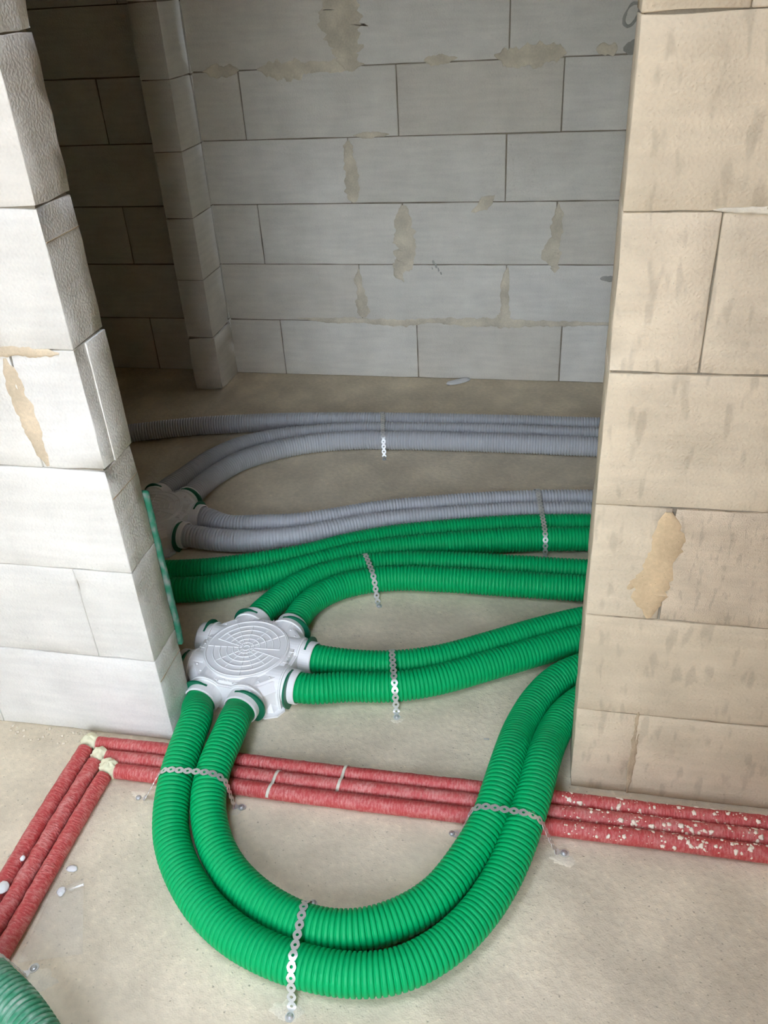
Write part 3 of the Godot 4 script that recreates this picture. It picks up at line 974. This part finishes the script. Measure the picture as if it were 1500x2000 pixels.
func build_red_pipes() -> void:
	var y := 0.0178
	var grp := "red insulated heating pipes"
	var defs := [
		[[-0.168, 0.052], [[-0.168, 0.050], [-0.035, 0.047], [0.178, 0.050], [0.453, 0.052], [0.722, 0.050], [0.886, 0.052], [1.088, 0.054], [1.299, 0.053], [1.9, 0.053]], -0.190, 0.070, "red insulated pipe lying closest to the block walls and outermost after its bend"],
		[[-0.132, 0.086], [[-0.128, 0.085], [0.015, 0.083], [0.180, 0.087], [0.288, 0.0875], [0.461, 0.0865], [0.725, 0.085], [0.874, 0.088], [1.085, 0.0885], [1.293, 0.0885], [1.9, 0.089]], -0.1500, 0.104, "red insulated pipe in the middle of the three, crumpled after its bend"],
		[[-0.092, 0.119], [[-0.088, 0.119], [0.006, 0.118], [0.187, 0.121], [0.468, 0.1225], [0.718, 0.121], [0.870, 0.1235], [1.083, 0.124], [1.286, 0.125], [1.9, 0.125]], -0.110, 0.138, "red insulated pipe farthest from the walls and innermost after its bend"],
	]
	for i in 3:
		var d: Array = defs[i]
		var t := thing("insulated_pipe", d[4], "pipe", grp)
		var back := []
		for q in d[1]:
			back.append(Vector3(q[0], y, q[1]))
		sleeve(t, back, [M.red_clean, M.red_dust, M.red_clean][i], 301 + i, [0.0014, 0.0012, 0.0008][i])
		var x: float = d[2]
		var z: float = d[3]
		var side := [Vector3(x, y, z), Vector3(x - 0.001, y, z + 0.15), Vector3(x + (0.002 if i else 0.004), y, z + 0.35), Vector3(x + 0.002, y, z + 0.6), Vector3(x + 0.004, y, z + 1.1)]
		sleeve(t, side, [M.red_clean, M.red_dust, M.red_clean][i], 311 + i, [0.0012, 0.0026, 0.0018][i])
		var fc: Vector3 = [Vector3(-0.190, 0.016, 0.046), Vector3(-0.147, 0.018, 0.083), Vector3(-0.106, 0.019, 0.116)][i]
		var fr: Vector3 = [Vector3(0.024, 0.019, 0.022), Vector3(0.020, 0.021, 0.020), Vector3(0.024, 0.024, 0.022)][i]
		obj("foam_joint", lump(fr, 321 + i, 0.35, 28), M.foam, t, fc).set_meta("label", "cream expanding foam filling the bend")
		# plaster splashes on the stretch in front of the right wall
		var st := SurfaceTool.new()
		st.begin(Mesh.PRIMITIVE_TRIANGLES)
		var drops := [lump(Vector3(1, 0.28, 1), 331, 0.7, 10), lump(Vector3(1, 0.28, 1), 332, 0.9, 10), lump(Vector3(1, 0.28, 1), 333, 0.8, 10)]
		for k in 170:
			var px := rng.randf_range(0.89, 1.42)
			var zc: float = [0.0525, 0.0885, 0.1245][i]
			var ang := rng.randf_range(-1.0, 1.35)
			var s := 0.0010 + 0.0046 * pow(rng.randf(), 3.0)
			var nrm := Vector3(0, cos(ang), sin(ang))
			var bz := Basis(Vector3.RIGHT, nrm, Vector3.RIGHT.cross(nrm)) * Basis(Vector3.UP, rng.randf() * TAU)
			st.append_from(drops[k % 3], 0, Transform3D(bz.scaled_local(Vector3(s, s * 0.8, s * rng.randf_range(0.6, 1.3))), Vector3(px, y, zc) + nrm * 0.0172))
		var sp := obj("plaster_splash", st.commit(), M.splash, t)
		sp.set_meta("kind", "stuff")


# ------------------------------------------------------------------ perforated straps

func strap_path(near: Vector3, far: Vector3, keys: Array, r: float, clear := 0.0012, tail_near := 0.026, tail_far := 0.026) -> PackedVector3Array:
	var w := far - near
	var wl := w.length()
	w /= wl
	var nrm := w.cross(Vector3.UP)
	var cloud := PackedVector2Array([Vector2(0, 0.0012), Vector2(wl, 0.0012)])
	for key in keys:
		var path: PackedVector3Array = hose_paths[key]
		for i in path.size() - 1:
			var a := (path[i] - near).dot(nrm)
			var b := (path[i + 1] - near).dot(nrm)
			if a * b <= 0.0 and (path[i] - near).dot(w) > -0.05 and (path[i] - near).dot(w) < wl + 0.05:
				var c := (path[i] - near)
				var tdir := (path[i + 1] - path[i]).normalized()
				var widen := 1.0 / maxf(0.5, absf(tdir.dot(nrm)))
				for k in 40:
					var an := TAU * k / 40.0
					cloud.append(Vector2(c.dot(w) + cos(an) * (r + clear) * widen, path[i].y + sin(an) * (r + clear)))
				break
	var hull := Geometry2D.convex_hull(cloud)
	hull.remove_at(hull.size() - 1)
	# keep the chain from the near foot over the top to the far foot
	var i0 := 0
	for i in hull.size():
		if hull[i].distance_to(Vector2(0, 0.0012)) < 1e-5:
			i0 = i
	var chain := PackedVector2Array()
	for k in hull.size():
		chain.append(hull[(i0 + k) % hull.size()])
	if chain.size() > 2 and chain[1].y < 0.0013:
		var rev := PackedVector2Array([chain[0]])
		for k in range(chain.size() - 1, 0, -1):
			rev.append(chain[k])
		chain = rev
	var pts := PackedVector3Array()
	pts.append(near - w * tail_near + Vector3(0, 0.0014, 0))
	for q in chain:
		pts.append(near + w * q.x + Vector3(0, q.y, 0))
	pts.append(near + w * (wl + tail_far) + Vector3(0, 0.0014, 0))
	var rs := resample(pts, 0.0015)
	for rep in 5:
		var copy := rs.duplicate()
		for i in range(1, rs.size() - 1):
			rs[i] = (copy[i - 1] + copy[i] * 2.0 + copy[i + 1]) * 0.25
	return rs


func strap(label: String, near: Vector3, far: Vector3, keys: Array, r: float, screws := [true, true], tails := [0.026, 0.026]) -> void:
	var path := strap_path(near, far, keys, r, 0.0012, tails[0], tails[1])
	var w := (far - near).normalized()
	var side := w.cross(Vector3.UP).normalized()
	var pitch := 0.0185
	var ds := 0.0015
	var cells := int((path.size() - 3) * ds / pitch)
	var st := SurfaceTool.new()
	st.begin(Mesh.PRIMITIVE_TRIANGLES)
	st.set_smooth_group(0)
	var n := 20
	var fr := [0.0, 0.3, 0.65, 1.0]
	for c in cells:
		var s0 := (c + 0.5) * pitch
		var top := []
		var bot := []
		for f in fr:
			var rt := []
			var rb := []
			for k in n:
				var a := TAU * k / n
				var d := Vector2(cos(a), sin(a))
				var lo := 0.003
				var hi := 0.02
				for it in 18:
					var mid := (lo + hi) * 0.5
					var q := d * mid
					var half := 0.0069 + 0.0016 * cos(TAU * q.x / pitch)
					if absf(q.x) <= pitch * 0.5 and absf(q.y) <= half:
						lo = mid
					else:
						hi = mid
				var q := d * lerpf(0.0030, lo, f)
				var fi := clampf((s0 + q.x) / ds, 0.0, path.size() - 2.001)
				var i := int(fi)
				var p := path[i].lerp(path[i + 1], fi - i)
				var t := (path[mini(i + 2, path.size() - 1)] - path[maxi(i - 1, 0)]).normalized()
				var nr := side.cross(t)
				if nr.y < 0.0 and absf(t.y) < 0.7:
					nr = -nr
				rt.append(p + side * q.y + nr * 0.0005)
				rb.append(p + side * q.y - nr * 0.0005)
			top.append(rt)
			bot.append(rb)
		for i in fr.size() - 1:
			for k in n:
				var k2 := (k + 1) % n
				for m in [0, 1, 2, 0, 2, 3]:
					st.add_vertex([top[i][k], top[i + 1][k], top[i + 1][k2], top[i][k2]][m])
				for m in [0, 2, 1, 0, 3, 2]:
					st.add_vertex([bot[i][k], bot[i + 1][k], bot[i + 1][k2], bot[i][k2]][m])
		st.set_smooth_group(1)
		for k in n:
			var k2 := (k + 1) % n
			for m in [0, 2, 1, 0, 3, 2]:
				st.add_vertex([top[0][k], top[0][k2], bot[0][k2], bot[0][k]][5 - m if false else m])
			for m in [0, 1, 2, 0, 2, 3]:
				st.add_vertex([top[3][k], top[3][k2], bot[3][k2], bot[3][k]][m])
		st.set_smooth_group(0)
	st.index()
	st.generate_normals()
	var t := thing("perforated_strap", label, "strap", "perforated steel straps")
	obj("band", st.commit(), M.steel, t)
	for k in 2:
		if screws[k]:
			var at: Vector3 = near - w * 0.016 if k == 0 else far + w * 0.016
			var head := lathe([[0.0, 0.0052], [0.0022, 0.0052, 1], [0.0022, 0.0040], [0.0024, 0.0050, 1], [0.0050, 0.0038], [0.0062, 0.0022], [0.0062, 0.0002]], 20)
			obj("screw", head, M.screw, t, at)


func build_straps() -> void:
	var g := 0.0373
	var a := 0.0363
	strap("perforated steel strap over the three rear grey hoses", Vector3(0.228, 0, -1.413), Vector3(0.168, 0, -1.70), ["A1", "A2", "A3"], a)
	strap("perforated steel strap over two grey and two green hoses close to the right wall", Vector3(0.828, 0, -0.842), Vector3(0.785, 0, -1.16), ["B1", "B2", "G1", "G2"], g)
	strap("perforated steel strap over the green pair bending from the back of the manifold", Vector3(0.372, 0, -0.572), Vector3(0.292, 0, -0.745), ["G3", "G4"], g, [true, false])
	strap("perforated steel strap over the green pair from the right side of the manifold", Vector3(0.500, 0, -0.163), Vector3(0.458, 0, -0.335), ["G5", "G6"], g)
	strap("perforated steel strap across the left limb of the loop where it crosses the red pipes", Vector3(0.203, 0, 0.160), Vector3(0.0, 0, 0.168), ["L1", "L2"], g, [true, true])
	strap("perforated steel strap across the lowest bend of the loop, nearest the viewer", Vector3(0.445, 0, 0.548), Vector3(0.432, 0, 0.368), ["L1", "L2"], g)
	strap("perforated steel strap across the right limb of the loop beside the right wall", Vector3(0.884, 0, 0.168), Vector3(0.690, 0, 0.158), ["L1", "L2"], g)
	strap("perforated steel strap over the dusty hose in the lower left corner", Vector3(-0.052, 0, 0.572), Vector3(-0.115, 0, 0.665), ["D1"], g)


# ------------------------------------------------------------------ odds and ends

func build_small_things() -> void:
	# ties round pairs of red pipes
	for q in [[0.278, 0.0875, 0.122, "pale tie round the middle and nearest red pipes inside the loop", -0.012], [0.424, 0.0515, 0.0865, "pale tie round the two rear red pipes inside the loop", -0.010]]:
		var pts := []
		for k in 25:
			var f := k / 24.0
			var zc: float
			var ang: float
			if f < 0.5:
				ang = lerpf(-1.45, 0.55, f * 2.0)
				zc = q[1]
			else:
				ang = lerpf(-0.55, 1.5, f * 2.0 - 1.0)
				zc = q[2]
			pts.append([q[0] + q[4] * (f - 0.5), 0.0178 + cos(ang) * 0.0190, zc + sin(ang) * 0.0190])
		var st := SurfaceTool.new()
		st.begin(Mesh.PRIMITIVE_TRIANGLES)
		st.set_smooth_group(0)
		for k in 24:
			var p := Vector3(pts[k][0], pts[k][1], pts[k][2])
			var n := Vector3(pts[k + 1][0], pts[k + 1][1], pts[k + 1][2])
			var wx := Vector3(0.0032, 0, 0)
			var dn := Vector3(0, -0.0026, 0)
			for f in [[p - wx, n - wx, n + wx, p + wx], [p + wx, n + wx, n + wx + dn, p + wx + dn], [p - wx + dn, n - wx + dn, n - wx, p - wx]]:
				for m in [0, 1, 2, 0, 2, 3]:
					st.add_vertex(f[m])
		st.generate_normals()
		tag(obj("pipe_tie", st.commit(), M.tie), q[3], "tie", "ties on the red pipes")

	# offcut by the back wall
	var sc := obj("plaster_offcut", lump(Vector3(0.058, 0.006, 0.022), 401, 0.3, 24), M.chip, self, Vector3(0.420, 0.008, -2.095))
	sc.rotation.y = 0.62
	tag(sc, "white leaf-shaped offcut on the floor against the back wall", "offcut")
	# white chips near the red pipes
	var chips := [[Vector3(-0.074, 0.003, 0.357), Vector3(0.012, 0.003, 0.0075), "oval white chip on the floor right beside the innermost red pipe", 0.1], [Vector3(-0.070, 0.003, 0.408), Vector3(0.008, 0.003, 0.011), "white chip under the edge of the clear plastic film", 0.3], [Vector3(-0.170, 0.031, 0.368), Vector3(0.005, 0.004, 0.006), "small white crumb lodged between the outer two red pipes", 0.2], [Vector3(-0.172, 0.033, 0.436), Vector3(0.012, 0.006, 0.014), "white plaster lump on the red pipes at the left edge of the view", 0.5]]
	for q in chips:
		var o := obj("plaster_chip", lump(q[1], 411 + int(q[3] * 10), 0.3, 16), M.chip, self, q[0])
		o.rotation.y = q[3]
		tag(o, q[2], "chip")
	# clear film
	film()
	# small screw and specks on the floor
	tag(obj("loose_screw", loose_screw(), M.screw, self, Vector3(0.726, 0.0025, -0.107)), "tiny loose steel screw lying on the floor between manifold and loop", "screw")
	# narrow dusty strip behind the left wall end
	var st := SurfaceTool.new()
	st.begin(Mesh.PRIMITIVE_TRIANGLES)
	var strip := worn_box(Vector3(0.022, 0.42, 0.014), Vector3(0, 3, 0), 0.006, 0.002, 0.03)
	var so := obj("edge_strip", strip, M.strip, self, Vector3(-0.001, 0.405, -0.1222))
	tag(so, "narrow dusty green strip stuck to the back edge of the left wall end", "strip")
	# crumbs along the foot of the left wall, drilling dust by the straps
	var cr := SurfaceTool.new()
	cr.begin(Mesh.PRIMITIVE_TRIANGLES)
	var l := [lump(Vector3.ONE, 421, 0.8, 8), lump(Vector3.ONE, 422, 0.8, 8)]
	for k in 170:
		var s := 0.0008 + 0.0035 * pow(rng.randf(), 3.0)
		cr.append_from(l[k % 2], 0, Transform3D(Basis(Vector3.UP, rng.randf() * TAU).scaled_local(Vector3(s, s * 0.7, s)), Vector3(-0.21 - 0.5 * pow(rng.randf(), 1.6), s * 0.4, 0.006 + 0.045 * pow(rng.randf(), 1.8))))
	for k in 260:
		var s := 0.0004 + 0.0012 * pow(rng.randf(), 2.0)
		cr.append_from(l[k % 2], 0, Transform3D(Basis().scaled(Vector3(s, s * 0.6, s)), Vector3(rng.randf_range(-0.5, 1.3), s * 0.3, rng.randf_range(-1.4, 0.7))))
	var co := obj("mortar_crumbs", cr.commit(), M.dust)
	tag(co, "mortar crumbs scattered over the floor and along the left wall foot", "crumbs")
	co.set_meta("kind", "stuff")
	var du := SurfaceTool.new()
	du.begin(Mesh.PRIMITIVE_TRIANGLES)
	for q in [[0.438, 0.556, 0.028, 0.018, 1], [0.203, 0.166, 0.022, 0.014, 2], [0.70, 0.152, 0.02, 0.012, 3], [0.90, 0.185, 0.024, 0.014, 4], [-0.02, 0.575, 0.03, 0.02, 5], [0.506, -0.14, 0.014, 0.012, 6], [-0.02, 0.158, 0.016, 0.01, 7]]:
		du.append_from(patch(Vector3(q[0], 0.0, q[1]), q[2], q[3], 0.0012, 430 + q[4]), 0, Transform3D())
	var dd := obj("drilling_dust", du.commit(), M.dust)
	tag(dd, "pale drilling dust in low heaps round the strap screws", "dust")
	dd.set_meta("kind", "stuff")


func loose_screw() -> ArrayMesh:
	var st := SurfaceTool.new()
	st.begin(Mesh.PRIMITIVE_TRIANGLES)
	st.append_from(lathe([[0.0, 0.0], [0.0024, 0.0, 1], [0.0012, 0.002], [0.0011, 0.010], [0.0, 0.013]], 12), 0, Transform3D(Basis(Vector3(0.2, 0, 1).normalized(), 1.45), Vector3.ZERO))
	return st.commit()


func film() -> void:
	var n := FastNoiseLite.new()
	n.seed = 77
	n.frequency = 9.0
	n.fractal_octaves = 3
	var st := SurfaceTool.new()
	st.begin(Mesh.PRIMITIVE_TRIANGLES)
	st.set_smooth_group(0)
	var nu := 26
	var nv := 30
	var g := []
	for i in nu + 1:
		var row := []
		for j in nv + 1:
			var u := float(i) / nu
			var v := float(j) / nv
			# corners follow the bag in the view: upper edge from the red pipe to the right, then down to the hose
			var a := Vector2(-0.088, 0.415).lerp(Vector2(-0.040, 0.372), u)
			var b := Vector2(-0.078, 0.555).lerp(Vector2(0.035, 0.520), u)
			var p := a.lerp(b, v)
			var h := 0.0022 + 0.0028 * absf(n.get_noise_2d(p.x, p.y)) + 0.006 * exp(-pow((v - 0.08) / 0.020, 2.0)) * (0.5 + u)
			row.append(Vector3(p.x, h, p.y))
		g.append(row)
	for i in nu:
		for j in nv:
			for m in [0, 1, 2, 0, 2, 3]:
				st.add_vertex([g[i][j], g[i + 1][j], g[i + 1][j + 1], g[i][j + 1]][m])
	st.index()
	st.generate_normals()
	tag(obj("plastic_film", st.commit(), M.film), "crumpled clear plastic film on the floor beside the red pipes", "film")
